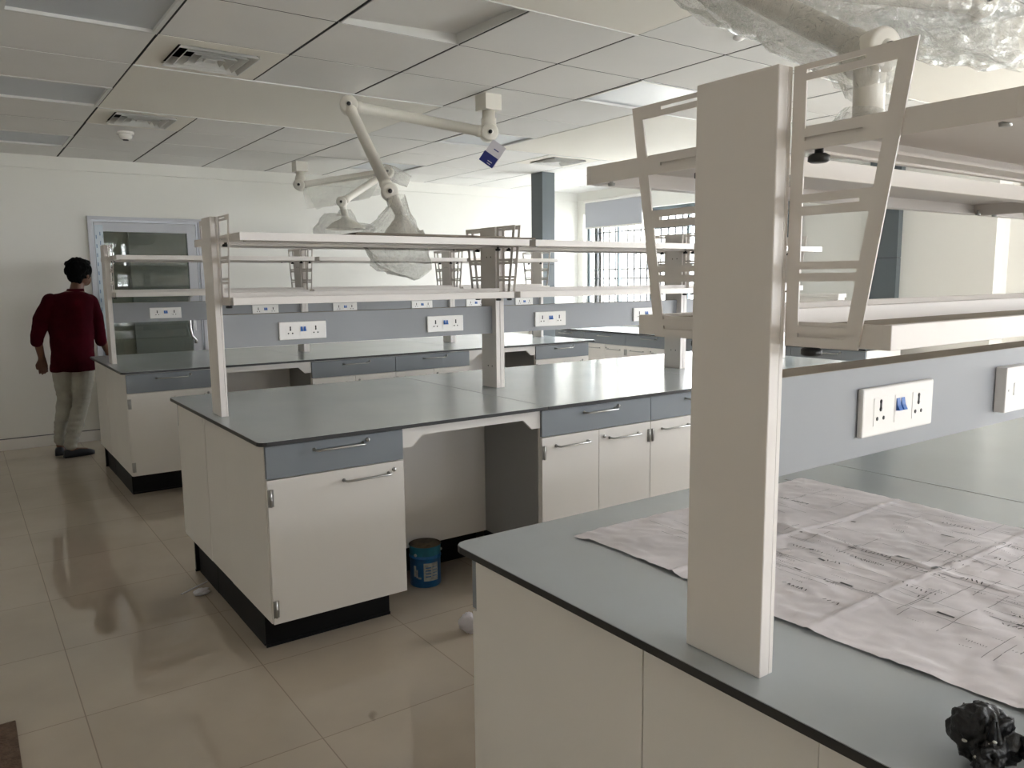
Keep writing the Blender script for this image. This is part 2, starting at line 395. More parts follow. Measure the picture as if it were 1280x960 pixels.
# ------------------------------------------------------------ windows
def window(n,X,y0,y1,z0,z1,nm=4,bars=True,axis='x'):
    w=bpy.data.objects.new('window_%d'%n,None); C.objects.link(w); w.location=(X,(y0+y1)/2,z0) if axis=='x' else ((y0+y1)/2,X,z0); struct(w)
    def bx(s,u0,u1,a,b,c,e):
        if axis=='x': s.box(X+u0,X+u1,a,b,c,e)
        else: s.box(a,b,X-u1,X-u0,c,e)
    s=MB(); bx(s,.08,.13,y0,y0+.04,z0,z1); bx(s,.08,.13,y1-.04,y1,z0,z1); bx(s,.08,.13,y0,y1,z0,z0+.04); bx(s,.08,.13,y0,y1,z1-.04,z1)
    for k in range(1,nm):
        y=y0+(y1-y0)*k/nm; bx(s,.08,.13,y-.016,y+.016,z0,z1)
    fo=s.build('window_frame','winframe',w)
    s=MB(); bx(s,.102,.107,y0+.04,y1-.04,z0+.04,z1-.04); s.build('pane','glass',w)
    s=MB(); bx(s,-.02,.08,y0,y1,z0-.03,z0+.001); s.build('window_sill','white',w)
    if bars:
        s=MB(); y=y0+.06
        while y<y1:
            bx(s,.16,.172,y-.010,y+.010,z0,z1); y+=.118
        for z in (z0+.12,1.50,1.62,z1-.25): bx(s,.158,.174,y0,y1,z-.008,z+.008)
        s.build('security_grille','iron',w)
    return w
window(1,XR,WY0,WY1,WZ0,WZ1,5)
window(2,XR2,V0,V1,VZ0,VZ1,5)
for k,(a,b) in enumerate(N): window(3+k,YN,a,b,.5,2.5,3,True,'y')
t=thing('roller_blind','grey roller blind pulled part way down over the far window beside the room corner','blind',(6.12,4.75,2.53))
s=MB(); s.box(6.118,6.122,4.22,5.29,2.17,2.51); s.build('fabric','blind',t)
s=MB(); s.tube([(6.115,4.21,2.515),(6.115,5.30,2.515)],.02,14); s.build('roller_tube','white',t)
s=MB(); s.box(6.112,6.128,4.22,5.29,2.155,2.175,.004); s.build('bottom_bar','white',t)

# pillars
def pillar(x0,x1,y0,y1,label,pale=True):
    t=thing('pillar',label,'pillar',((x0+x1)/2,(y0+y1)/2,0))
    s=MB(); s.box(x0,x1,y0,y1,0,1.655); s.build('lower_cladding','pillar',t)
    s=MB(); s.box(x0,x1,y0,y1,1.66,H); s.build('upper_cladding','pillar',t)
    s=MB(); s.box(x0+.004,x1-.004,y0+.004,y1-.004,1.655,1.66); s.build('joint_strip','edge',t)
pillar(4.43,4.60,4.03,4.23,'freestanding dark grey clad pillar rising to the ceiling beyond the end of the far bench')
pillar(6.11,6.178,.965,1.26,'dark grey clad pillar on the right wall, seen below the near top shelf')
pillar(6.11,6.178,2.03,2.28,'dark grey clad pillar on the right wall, mostly hidden by the ladder bracket')

# ------------------------------------------------------------ furniture prototypes
FD=.018
def handle(xc,z,w,parent,vert=False,y=0):
    s=MB(); h=w/2; b=wloc(parent)
    s.tube([(xc-h,y,z),(xc-h,y-.026,z),(xc-h+.006,y-.032,z),(xc+h-.006,y-.032,z),(xc+h,y-.026,z),(xc+h,y,z)],.0045,10)
    s.tube([(xc-h,y,z),(xc-h,y-.004,z)],.008,10); s.tube([(xc+h,y,z),(xc+h,y-.004,z)],.008,10)
    return s.build('handle','steel',parent)
def lock(x,z,parent):
    s=MB(); s.tube([(x,0,z),(x,-.006,z)],[.0095,.0085],16); s.m(1); s.box(x-.0012,x+.0012,-.0068,-.006,z-.005,z+.005); return s.build('lock',['steel','black'],parent)
def hinge(x,z,parent):
    s=MB(); s.box(x-.012,x+.012,-.004,-.0005,z-.034,z+.034,.001); s.tube([(x,-.005,z-.034),(x,-.005,z+.034)],.005,8); return s.build('hinge','steel',parent)
def base_cab(w,doors,x=0,side='white'):
    t=thing('base_cabinet','white base cabinet','cabinet')
    s=MB(); z0,z1=.166,.882; D=.55
    s.box(0,.018,.02,D,z0,z1); s.box(w-.018,w,.02,D,z0,z1); s.box(.018,w-.018,.02,D,z0,z0+.018); s.box(.018,w-.018,D-.01,D,z0,z1); s.box(.018,w-.018,.02,D,z1-.018,z1); s.box(.018,w-.018,.02,D,.735,.75)
    s.build('carcass',side,t)
    s=MB(); s.box(.02,w-.002,.18,.198,.012,.166); s.box(.02,w-.002,.172,.18,0,.012); s.box(.02,.038,.198,.55,0,.166); s.box(w-.038,w-.02,.198,.55,0,.166); s.build('kick_plate','kick',t)
    s=MB(); s.box(.002,w-.002,0,FD,.749,.876,.0008); dr=s.build('drawer_front','greyl',t)
    handle(w*.5+.005,.842,.205,dr); lock(w*.5+.13,.853,dr)
    if doors==1:
        s=MB(); s.box(.002,w-.002,0,FD,.168,.744,.0008); do=s.build('cabinet_door','white',t)
        handle(w*.5+.12,.700,.20,do); lock(w*.5+.12+.125,.711,do); hinge(.0125,.675,do); hinge(.0125,.23,do)
    else:
        s=MB(); s.box(.002,w/2-.0015,0,FD,.168,.744,.0008); do=s.build('cabinet_door','white',t)
        handle(w*.25+.005,.697,.2,do); hinge(.0125,.672,do); hinge(.0125,.23,do)
        s=MB(); s.box(w/2+.0015,w-.002,0,FD,.168,.744,.0008); do=s.build('cabinet_door','white',t)
        handle(w*.75-.01,.694,.2,do); lock(w*.5+.035,.706,do); hinge(w-.0125,.672,do); hinge(w-.0125,.23,do)
    return t
def knee(w):
    t=thing('kneehole_unit','white kneehole unit','kneehole panel')
    s=MB(); c=.05; z1=.882
    s.prism([(0,.793),(c,.793),(c+.05,.84),(w-c-.05,.84),(w-c,.793),(w,.793),(w,z1),(0,z1)],'y',.012,.03); s.build('apron','white',t)
    s=MB(); s.box(0,w,.49,.506,.166,z1); s.m(1); s.box(w*.99,w*.992,.489,.49,.166,z1); s.build('back_panel',['white','dgrey'],t)
    s=MB(); s.box(0,w,.6,.615,0,.16); s.build('kick_plate','kick',t)
    s=MB(); s.box(w-.004,w-.0005,.03,.49,.166,z1); s.build('side_panel','dgrey',t)
    return t
P1=base_cab(.585,1); PK=knee(.735); P2=base_cab(.725,2); P3=base_cab(.65,1)
used=set()
def put(proto,loc,rz,label,group):
    if id(proto) in used: return dup(proto,loc,rz,label,group)
    used.add(id(proto)); proto.location=loc; proto.rotation_euler=(0,0,rz); proto['label']=label; proto['group']=group; return proto

W=1.5; LEN=4.255
def worktops(Y0,nm,adj):
    segs=[(0,1.366),(1.369,2.80),(2.803,LEN)]
    pos=['left end slab at the aisle','middle slab','far right slab']
    for k,(a,b) in enumerate(segs):
        s=MB(); z0,z1=.884,.9
        bev=.012; r=.02
        pts=[]
        def corner(cx,cy,a0,rad):
            return [(cx+rad*math.cos(R(a0+t)),cy+rad*math.sin(R(a0+t))) for t in (0,30,60,90)]
        if k==0: pts=corner(a+.03,Y0+.03,180,.03)+[(b,Y0),(b,Y0+W)]+corner(a+.03,Y0+W-.03,90,.03)
        elif k==2: pts=[(a,Y0)]+corner(b-.03,Y0+.03,270,.03)+corner(b-.03,Y0+W-.03,0,.03)+[(a,Y0+W)]
        else: pts=[(a,Y0),(b,Y0),(b,Y0+W),(a,Y0+W)]
        s.m(1); s.prism(pts,'z',z0,z1-.0012)
        s.m(0); cx=(a+b)/2; cy=Y0+W/2
        s.prism([(cx+(p[0]-cx)*.9985,cy+(p[1]-cy)*.9985) for p in pts],'z',z1-.0012,z1)
        o=s.build('worktop',['top','edge'],loc=((a+b)/2,Y0+W/2,z0))
        tag(o,'grey worktop with black edge on the %s bench, %s'%(nm,pos[k]),'worktop','bench worktops')
def bench(Y0,nm,side):
    """nm : which bench, words"""
    worktops(Y0,nm,side)
    fy=Y0+.03; by=Y0+W-.03
    seq=[(P1,.03,.585,'single-door grey-drawer cabinet at the aisle end'),(PK,.615,.735,'open kneehole with white apron, left one'),(P2,1.35,.725,'two-door grey-drawer cabinet right of the first kneehole'),(P2,2.075,.725,'two-door grey-drawer cabinet, second past the first kneehole'),(PK,2.80,.735,'open kneehole with white apron, right one'),(P3,3.535,.65,'single-door grey-drawer cabinet at the window end')]
    for p,x,w,l in seq:
        put(p,(x,fy,0),0,'%s, near side of the %s bench'%(l,nm),'base units under the bench tops')
    seqb=[(P1,.615,'single-door cabinet at the aisle end'),(PK,1.35,'kneehole with white apron by the aisle'),(P2,2.075,'two-door cabinet beside the aisle-end kneehole'),(P2,2.80,'two-door cabinet in the middle'),(PK,3.535,'kneehole with white apron by the window'),(P3,4.185,'single-door cabinet at the window end')]
    for p,x,l in seqb:
        put(p,(x,by,0),PI,'%s, far side of the %s bench'%(l,nm),'base units under the bench tops')
    # end filler panels between the two rows
    for x0,x1,e in ((.031,.049,'aisle'),(4.165,4.183,'window')):
        t=thing('end_panel','white end filler panel between the two cabinet rows, %s end of the %s bench'%(e,nm),'panel',((x0+x1)/2,Y0+W/2,0),'bench end panels')
        s=MB(); s.box(x0,x1,Y0+.582,Y0+W-.582,.166,.882,.0008); s.build('board','white',t)
        s=MB(); s.box(x0+.02 if x0<1 else x0-.002,x1+.02 if x0<1 else x1-.002,Y0+.581,Y0+W-.581,0,.165); s.build('kick_plate','kick',t)
YA,YBn,YC=-2.9,0.0,2.945
bench(YBn,'middle',0); bench(YA,'nearest',0); bench(YC,'far',0)

# ------------------------------------------------------------ reagent racks
COLS=[(.05,.082),(1.538,1.592),(3.003,3.057),(4.10,4.13)]
ZT=1.781
def ladder(x,yf,sgn,parent):
    def Y(o): return yf+sgn*o
    s=MB(); th=.0028; zb,zt=1.398,ZT
    def outer(z): return .112+(.172-.112)*(z-zb)/(zt-zb)
    def quad(o0b,o1b,o0t,o1t,z0,z1):
        pts=[(Y(o0b),z0),(Y(o1b),z0),(Y(o1t),z1),(Y(o0t),z1)]
        s.prism(pts,'x',x,x+th)
    quad(0,.020,0,.020,zb,zt)
    quad(outer(zb)-.022,outer(zb),outer(zt)-.022,outer(zt),zb,zt)
    for z0,z1,zs in ((1.398,1.427,1.414),(1.489,1.516,1.503),(1.579,1.608,1.594),(1.667,1.696,1.682),(1.759,ZT,1.771)):
        for c,d in ((z0,zs-.0025),(zs+.0025,z1)):
            quad(.020,outer(c)-.022,.020,outer(d)-.022,c,d)
        oo=outer(zs)-.022
        if oo>.105: quad(.105,oo,.105,oo,zs-.0025,zs+.0025)
    # folded foot flange against the upright
    s.box(x+th,x+.009,Y(0),Y(.003),zb,zt)
    return s.build('ladder_bracket','powder',parent)
def shelf(x0,x1,yf,sgn,depth,z0,parent,up):
    def Y(o): return yf+sgn*o
    s=MB(); z1=z0+.033; th=.0018; a,b=.006,depth
    s.box(x0+.0015,x1-.0015,Y(a+.002),Y(b-.003),z1-(.004 if up else .010),z1-(.001 if up else .007))                # tray
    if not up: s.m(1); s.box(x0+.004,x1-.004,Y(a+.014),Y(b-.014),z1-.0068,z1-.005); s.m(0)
    s.box(x0,x1,Y(b-.012),Y(b),z0,z1,.0012)               # front rail
    s.box(x0,x1,Y(a),Y(a+.012),z0,z1+(0 if up else .018),.0012)
    s.box(x0+.0004,x0+.0034,Y(a+.011),Y(b-.011),z0+.0004,z1-.0004); s.box(x1-.0034,x1-.0004,Y(a+.011),Y(b-.011),z0+.0004,z1-.0004)
    s.box(x0+.003,x1-.003,Y(a+.012),Y(a+.05),z0+.004,z0+.008); s.box(x0+.003,x1-.003,Y(b-.03),Y(b-.012),z0+.0,z0+.003)
    sh=s.build('shelf',['powder','browntop'],parent)
    for x in (x0+.016,x1-.016):
        k=MB(); yy=Y(.030)
        k.tube([(x,yy,z0+.02),(x,yy,z0-.004)],.006,10); k.tube([(x,yy,z0-.004),(x,yy,z0-.007),(x,yy,z0-.014),(x,yy,z0-.016)],[.01,.0145,.0145,.011],12)
        k.build('clamp_knob','black',sh)
    if up:
        for x in (x0+.03,x1-.03):
            k=MB(); yy=Y(depth-.035); k.tube([(x,yy,z0+.012),(x,yy,z0-.001)],.0035,8); k.tube([(x,yy,z0+.002),(x,yy,z0-.003)],[.0075,.0065],6); k.build('bolt','steel',sh)
def socket(x0,x1,z0,z1,yf,sgn,parent):
    def Y(o): return yf+sgn*o
    s=MB(); cx=(x0+x1)/2; cz=(z0+z1)/2
    s.box(x0,x1,Y(0),Y(.011),z0,z1,.0035)
    for d in (-.062,0,.062):
        w=.021 if d else .017
        s.box(cx+d-w,cx+d+w,Y(.011),Y(.0118),cz-.024,cz+.024)
    s.m(1)
    for d in (-.062,.062):
        s.box(cx+d-.003,cx+d+.003,Y(.0118),Y(.0122),cz+.004,cz+.018); s.tube([(cx+d,Y(.0117),cz+.004),(cx+d,Y(.0122),cz+.004)],.0042,10); s.tube([(cx+d,Y(.0117),cz+.017),(cx+d,Y(.0122),cz+.017)],.0038,10)
        for e in (-.010,.010): s.tube([(cx+d+e,Y(.0117),cz-.012),(cx+d+e,Y(.0122),cz-.012)],.0036,10)
    o=s.build('power_socket',['socket','black'],parent)
    for e in (-.0075,.0075):
        k=MB(); q=cx+e
        k.prism([(Y(.0118),cz-.004),(Y(.019),cz-.003),(Y(.0145),cz+.006),(Y(.0125),cz+.018),(Y(.0118),cz+.018)],'x',q-.0055,q+.0055); k.build('rocker_switch','blue',o)
    return o
def rack(Y0,label,extra=False):
    t=thing('reagent_rack',label,'shelf rack',(2.1,Y0+.7575,.9),'two-tier reagent racks on the benches')
    cy=Y0+.7575+ (0.0 if Y0>-1 else 0.0)
    yn,yf=cy-.0725,cy+.0725
    if Y0<-1: yn,yf=-2.204,-2.059
    for k,(a,b) in enumerate(COLS):
        s=MB()
        if k in (0,3):
            s.box(a,b-.010,yn,yf,.9,ZT,.002); s.box(b-.009,b,yn+.001,yf-.001,.9,ZT,.001); s.box(a+.003,b-.003,yn+.004,yf-.004,.9,ZT-.003)
        else:
            s.box(a,a+.026,yn,yf,.9,ZT,.002); s.box(b-.026,b,yn,yf,.9,ZT,.002); s.box(a+.02,b-.02,yn+.004,yf-.004,.9,ZT-.003)
            s.m(1)
            for z in (1.02,1.62):
                for yy in (cy-.03,cy+.01): s.tube([(a-.001,yy,z),(a+.002,yy,z)],.004,8); s.tube([(b-.002,yy,z),(b+.001,yy,z)],.004,8)
        s.build('column',['powder','black'],t)
    bays=[(.083,1.553,.086,1.5505),(1.589,3.018,1.5862,3.0155),(3.054,4.096,3.0512,4.0972)]
    for n,(a,b,la,lb) in enumerate(bays):
        pa,pb=COLS[n][1],COLS[n+1][0]
        s=MB(); s.box(pa,pb,yn+.038,yf-.038,1.203 if Y0>-1 else 1.190,1.352 if Y0>-1 else 1.343); s.m(1); s.box(pa,pb,yn+.039,yf-.039,1.352 if Y0>-1 else 1.343,1.3528 if Y0>-1 else 1.3438); s.build('service_panel',['panel','browntop'],t)
        for sg,fy in ((-1,yn),(1,yf)):
            ladder(a if n==0 else la,fy,sg,t); ladder(b-.003 if n==2 else lb,fy,sg,t)
            x0=a+.004; x1=b-(.004 if n==2 else 0)
            shelf(x0,x1,fy,sg,.295,1.667,t,True); shelf(x0,x1,fy,sg,.155,1.400,t,False)
            py=yn+.038 if sg<0 else yf-.038
            for c0,c1 in ([(.335,.575),(1.12,1.35)],[(1.825,2.06),(2.6,2.83)],[(3.2,3.43),(3.79,4.02)])[n]:
                dz=0 if Y0>-1 else -.003
                if extra and sg<0 and n==0 and c0>1: continue
                socket(c0+.005,c1-.005,1.227+dz,1.311+dz,py,sg,t)
            if extra and sg<0 and n==0:
                s=MB(); c0,c1=.838,.948; z0,z1=1.216,1.309
                s.box(c0,c1,py-.022,py,z0,z1,.002); s.m(1); s.box(c0+.04,c0+.048,py-.0225,py-.022,1.256,1.270)
                for e in (.012,.098): s.tube([(c0+e,py-.0225,1.262),(c0+e,py-.021,1.262)],.003,8)
                s.m(0); s.box(c0+.034,c0+.056,py-.0235,py-.022,1.250,1.276)
                s.build('data_outlet',['socket','steel'],t)
    return t
rack(YBn,'white two-tier shelf rack with grey socket panel standing on the middle bench')
rack(YC,'white two-tier shelf rack with grey socket panel standing on the far bench')
rack(YA,'white two-tier shelf rack with the big upright in front, standing on the nearest bench',True)
s=MB(); s.box(.60,1.60,.40,.62,1.702,1.710,.001); s.box(.62,1.42,.42,.62,1.710,1.714)
tag(s.build('board','board',loc=(1.1,.51,1.702)),'thin brown board lying flat on the top shelf of the middle rack','board')

# ------------------------------------------------------------ wall bench by the window
SX=5.33
s=MB(); s.m(1); s.box(SX-.02,XR-.002,.75,5.52,.871,.886); s.m(0); s.box(SX-.018,XR-.004,.752,5.518,.886,.8875)
tag(s.build('worktop',['top','edge'],loc=(5.7,3.1,.871)),'long grey worktop running along the right wall under the barred window','worktop')
y=5.11; k=0
wl=['first from the room corner','second from the room corner','third from the room corner','fourth from the room corner','fifth from the room corner','last one, at the right end']
while k<6:
    o=dup(P2,(SX,y-.725*k+.0,-.012),-PI/2,'two-door cabinet with grey drawer under the window bench, '+wl[k],'base cabinets along the right wall'); k+=1
s=MB(); s.box(SX+.005,SX+.02,5.112,5.52,0,.868); tag(s.build('filler_panel','white'),'narrow white filler panel at the corner end of the window bench','panel')
t=thing('storage_box','white box standing on the window bench, glimpsed under the near shelf','box',(5.47,1.27,.8875))
s=MB(); s.box(5.42,5.52,1.09,1.49,.8875,1.31,.004); s.build('body','socket',t)
s=MB(); s.box(5.41,5.53,1.08,1.50,1.31,1.345,.004); s.build('lid','socket',t)

# ------------------------------------------------------------ extraction arms
def rings_around(c,n,rad,seg=28,jit=.0,seed=0,ax=None,ell=(1,1)):
    n=Vector(n).normalized(); a=n.orthogonal().normalized() if ax is None else (Vector(ax)-n*Vector(ax).dot(n)).normalized(); b=n.cross(a)
    out=[]
    for k in range(seg):
        th=2*PI*k/seg; rj=rad*(1+jit*noise.noise(Vector((math.cos(th)*2.2,math.sin(th)*2.2,seed*1.7)))+jit*.6*noise.noise(Vector((math.cos(th)*6,math.sin(th)*6,seed*2.3))))
        out.append(Vector(c)+a*math.cos(th)*rj*ell[0]+b*math.sin(th)*rj*ell[1])
    return out
def resample(path,n):
    P=[Vector(p[0]) for p in path]; L=[0]
    for a,b in zip(P,P[1:]): L.append(L[-1]+(b-a).length)
    out=[]
    for i in range(n):
        d=L[-1]*i/(n-1); k=max(j for j in range(len(L)) if L[j]<=d+1e-9); k=min(k,len(P)-2)
        t=(d-L[k])/(L[k+1]-L[k]); t=min(max(t,0),1)
        q=[path[k][m]*(1-t)+path[k+1][m]*t for m in range(1,len(path[k]))]
        out.append((P[k].lerp(P[k+1],t),*q))
    return out
def bag(path,parent,ax=(.82,-.57,0),n=26,seg=72,jit=.3,seed=1,name='plastic_wrap'):
    """path: (centre, half width, half depth)"""
    pts=resample(path,n); s=MB(); rs=[]
    for i,(c,w,dp) in enumerate(pts):
        t=(pts[min(i+1,n-1)][0]-pts[max(i-1,0)][0])
        if t.length<1e-6: t=Vector((0,0,-1))
        nrm=t.normalized(); a=(Vector(ax)-nrm*Vector(ax).dot(nrm)).normalized(); b=nrm.cross(a); r=[]
        for k in range(seg):
            th=2*PI*k/seg; ct,st=math.cos(th),math.sin(th)
            pos=c+a*ct*w+b*st*dp
            f=noise.noise(pos*16+Vector((seed*9,0,0)))*.5+noise.noise(pos*38+Vector((0,seed*5,0)))*.22+ .35*abs(noise.noise(pos*9+Vector((seed*3,1,4))))
            f+=noise.noise(Vector((ct*3.2,st*3.2,i*.05+seed)))*.45+noise.noise(Vector((ct*8,st*8,i*.09+seed)))*.40
            m=1+jit*f
            r.append(c+a*ct*w*m+b*st*dp*m)
        rs.append(r)
    s.rings(rs,cap=False,smooth=False)
    return s.build(name,'film2',parent)
def joint(c,axis,r,w,parent,name='joint'):
    c=Vector(c); ax=Vector(axis).normalized(); s=MB()
    s.tube([c-ax*w,c-ax*w*.85,c+ax*w*.85,c+ax*w],[r*.82,r,r,r*.82],24)
    s.m(1); s.tube([c-ax*(w+.012),c-ax*w],[.012,.013],10)
    s.m(0); s.tube([c-ax*(w+.001),c-ax*w],[.02,.02],16)
    return s.build(name,['arm','black'],parent)
def arm(mount,J1,J2,J3,end,label,r=.0325,box=True):
    t=thing('extraction_arm',label,'extraction arm',mount,'ceiling-hung jointed extraction arms')
    mount,J1,J2,J3,end=map(Vector,(mount,J1,J2,J3,end))
    vx=Vector((-.57,-.82,0)) # toward the room front
    d=(J2-J1); axis=Vector((d.y,-d.x,0)).normalized()
    if axis.dot(vx)<0: axis=-axis
    axis=-axis
    s=MB(); s.box(mount.x-.06,mount.x+.06,mount.y-.06,mount.y+.06,H-.095,H+.002,.002); s.build('ceiling_box','arm',t)
    s=MB(); s.tube([(mount.x,mount.y,H-.095),(mount.x,mount.y,H-.14),(mount.x,mount.y,H-.142),J1+Vector((0,0,.0))],[r+.008,r+.008,r+.015,r+.015],24); s.build('drop_tube','arm',t)
    off=axis*-.0
    joint(J1,axis,r+.022,.05,t); joint(J2,axis,r+.022,.055,t); joint(J3,axis,r+.015,.05,t)
    def tb(a,b,nm):
        u=(b-a).normalized(); s=MB()
        s.tube([a+u*.03,a+u*.075,a+u*.078,b-u*.078,b-u*.075,b-u*.03],[r+.004,r+.004,r,r,r+.004,r+.004],24); s.build(nm,'arm',t)
    tb(J1,J2,'upper_tube'); tb(J2,J3,'lower_tube')
    u=(end-J3).normalized(); s=MB(); s.tube([J3+u*.01,J3+u*.06,end],[r+.006,r,r],24); s.build('hood_neck','arm',t)
    return t,u
def hood(t,c,u,r0,r1,l):
    c=Vector(c); s=MB(); s.tube([c,c+u*.02,c+u*l*.5,c+u*l],[r0,r0*1.1,r0+(r1-r0)*.55,r1],28,cap=False); s.build('hood','arm',t)
# middle bench arm
tB,u=arm((1.98,1.39,H),(1.98,1.39,2.42),(1.187,1.738,2.56),(1.137,1.125,1.984),(1.165,1.04,1.85),'bare white jointed arm over the middle bench, elbow raised, its hood wrapped in plastic')
u=Vector((-.12,-.05,-1)).normalized(); hood(tB,(1.165,1.04,1.85),u,.036,.115,.16)
bag([((1.150,1.08,1.95),.050,.05),((1.155,1.06,1.89),.055,.055),((1.12,1.03,1.80),.11,.09),((1.10,1.01,1.73),.165,.12),((1.13,1.0,1.66),.16,.12),((1.20,1.0,1.60),.11,.08),((1.25,.99,1.545),.07,.045),((1.27,.99,1.53),.045,.01)],tB,seed=3,jit=.35)
# far bench arm
tC,u=arm((1.97,4.68,H),(1.96,4.68,2.43),(2.691,4.233,2.556),(2.14,4.10,2.227),(2.167,4.10,2.10),'plastic-draped white jointed arm hanging over the far bench by the back wall')
hood(tC,(2.167,4.10,2.10),Vector((0,0,-1)),.036,.19,.12)
bag([((2.165,4.10,2.16),.05,.05),((2.17,4.10,2.09),.09,.09),((2.15,4.10,2.04),.22,.18),((2.15,4.10,1.98),.27,.2),((2.15,4.10,1.93),.26,.2)],tC,seed=8,jit=.2)
# draped film between the tubes
def sheet(P,parent,name='plastic_wrap',nu=22,nv=10,amp=.03,seed=0):
    a,b,c,d=[Vector(p) for p in P]; s=MB(); rows=[]
    for i in range(nu+1):
        t=i/nu; r=[]
        for j in range(nv+1):
            v=j/nv; p=(a.lerp(b,t)).lerp(d.lerp(c,t),v)
            k=min(1,v*3)
            p=p+Vector((.57,.82,0))*(noise.noise(p*7+Vector((seed,0,0)))*amp*2+noise.noise(p*19)*amp*.7)*k+Vector((0,0,1))*noise.noise(p*11+Vector((0,seed,0)))*amp*.5*k
            r.append(p)
        rows.append(r)
    s.rings(rows,cap=False,smooth=False,close=False); return s.build(name,'film2',parent)
sheet([(1.97,4.65,2.41),(2.66,4.22,2.56),(2.45,4.15,2.28),(2.00,4.62,2.20)],tC,seed=3)
sheet([(2.02,4.66,2.40),(2.60,4.30,2.52),(2.62,4.16,2.34),(2.08,4.58,2.19)],tC,seed=7)
bag([((2.60,4.28,2.55),.05,.06),((2.69,4.23,2.555),.065,.08),((2.79,4.18,2.50),.06,.05),((2.87,4.14,2.46),.05,.015)],tC,seed=5,n=10,jit=.5,ax=(0,0,1))
# nearest bench arm (wrapped)
tA,u=arm((1.95,-1.55,H),(1.95,-1.55,2.385),(.985,-1.30,2.345),(.827,-1.867,1.985),(.815,-1.875,1.83),'plastic-wrapped white jointed arm hanging above the nearest bench, at the top right',r=.033)
hood(tA,(.815,-1.875,1.83),Vector((0,0,-1)),.036,.09,.06)
bag([((.84,-1.22,2.36),.05,.06),((1.0,-1.30,2.34),.11,.1),((1.25,-1.37,2.32),.13,.1),((1.5,-1.44,2.33),.13,.1),((1.75,-1.50,2.33),.14,.1),((1.97,-1.55,2.34),.15,.11),((2.12,-1.6,2.33),.13,.1),((2.2,-1.63,2.32),.08,.06)],tA,seed=2,n=40,jit=.4,ax=(0,0,1))
bag([((.94,-1.33,2.34),.09,.07),((.90,-1.5,2.21),.085,.075),((.86,-1.72,2.07),.08,.075),((.825,-1.86,1.97),.065,.065),((.815,-1.875,1.90),.042,.042)],tA,seed=6,n=30,jit=.35)
sheet([(.98,-1.31,2.31),(1.93,-1.53,2.35),(1.9,-1.72,2.13),(1.0,-1.72,2.09)],tA,seed=13,amp=.05,nu=34,nv=16)
sheet([(1.5,-1.46,2.33),(2.05,-1.58,2.35),(2.06,-1.66,2.17),(1.55,-1.62,2.17)],tA,seed=19,amp=.06,nu=26,nv=14)
bag([((.815,-1.875,1.86),.045,.045),((.81,-1.87,1.82),.075,.07),((.81,-1.87,1.77),.11,.1)],tA,seed=16,n=10,jit=.35)
# swing tag
t=thing('swing_tag','blue and white printed card tag hanging under the arm joint over the middle bench','tag',(1.99,1.36,2.36))
a=Vector((.816,-.578,0)); up=Vector((0,0,1)); c=Vector((1.97,1.33,2.285)); nn=Vector((-.57,-.82,0))
def rect(s,cx,cy,w,h,ang,o):
    ca,sa=math.cos(ang),math.sin(ang); v=[]
    P=[]
    for dz in (0,-.0012):
        for x,y in ((-w,-h),(w,-h),(w,h),(-w,h)):
            X=cx+x*ca-y*sa; Y=cy+x*sa+y*ca; P.append(c+a*X+up*Y+nn*(o+dz))
    v=[s.bm.verts.new(p) for p in P]
    for q in [(0,1,2,3),(7,6,5,4),(0,4,5,1),(1,5,6,2),(2,6,7,3),(3,7,4,0)]: s._f([v[i] for i in q])
s=MB(); rect(s,.0,.0,.050,.072,R(-35),.0); s.m(1); rect(s,-.030,-.035,.050,.034,R(-35),.0015); s.m(2); rect(s,-.022,-.05,.016,.0025,R(-35),.003); rect(s,-.03,-.062,.012,.002,R(-35),.003)
s.m(1); rect(s,.02,.018,.018,.003,R(-35),.0015); s.build('card',['tagwhite','tagblue','tagwhite'],t)
s=MB(); s.tube([(1.985,1.36,2.40),c+up*.06],.0015,6); s.build('string','tagwhite',t)

# ------------------------------------------------------------ drawing sheet on nearest bench
def sheet_h(x,y):
    h=.0012
    for fy in (-1.827,-2.148,-2.47): h+=.0045*math.exp(-((y-fy+.006*math.sin(x*9))/.0045)**2)
    for fx in (.695,):  h+=.003*math.exp(-((x-fx)/.006)**2)
    h+=.005*abs(noise.noise(Vector((x*7,y*7,.3))))+.0040*abs(noise.noise(Vector((x*22+y*9,y*22,2))))+.0015*abs(noise.noise(Vector((x*60,y*60,2))))
    if x<.30: h+=.004*abs(noise.noise(Vector((x*2,y*7,5))))
    return h
SX0,SX1,SY0,SY1=.255,1.125,-2.72,-1.535
def skew(u,v):
    x=SX0+(SX1-SX0)*u; y=SY0+(SY1-SY0)*v
    x+=.008*math.sin(v*9)-.012*(v>.97)*(1-u); y+=.005*math.sin(u*8)
    return x,y
s=MB(); nu,nv=120,160; G=[]
for i in range(nu+1):
    r=[]
    for j in range(nv+1):
        x,y=skew(i/nu,j/nv); r.append(s.bm.verts.new((x,y,.9+sheet_h(x,y))))
    G.append(r)
for i in range(nu):
    for j in range(nv): s._f([G[i][j],G[i+1][j],G[i+1][j+1],G[i][j+1]],True)
def mark(x,y,w,h,mi,ang=0):
    s.mi=mi; ca,sa=math.cos(ang),math.sin(ang)
    n=max(1,int(max(w,h)/.02)); 
    for k in range(n):
        a0,a1=-.5+k/n,-.5+(k+1)/n
        if w>=h: q=[(a0*w,-h/2),(a1*w,-h/2),(a1*w,h/2),(a0*w,h/2)]
        else: q=[(-w/2,a0*h),(w/2,a0*h),(w/2,a1*h),(-w/2,a1*h)]
        vs=[]
        for p in q:
            X=x+p[0]*ca-p[1]*sa; Y=y+p[0]*sa+p[1]*ca
            vs.append(s.bm.verts.new((X,Y,.9006+sheet_h(X,Y))))
        s._f(vs)
rg=random.Random(7)
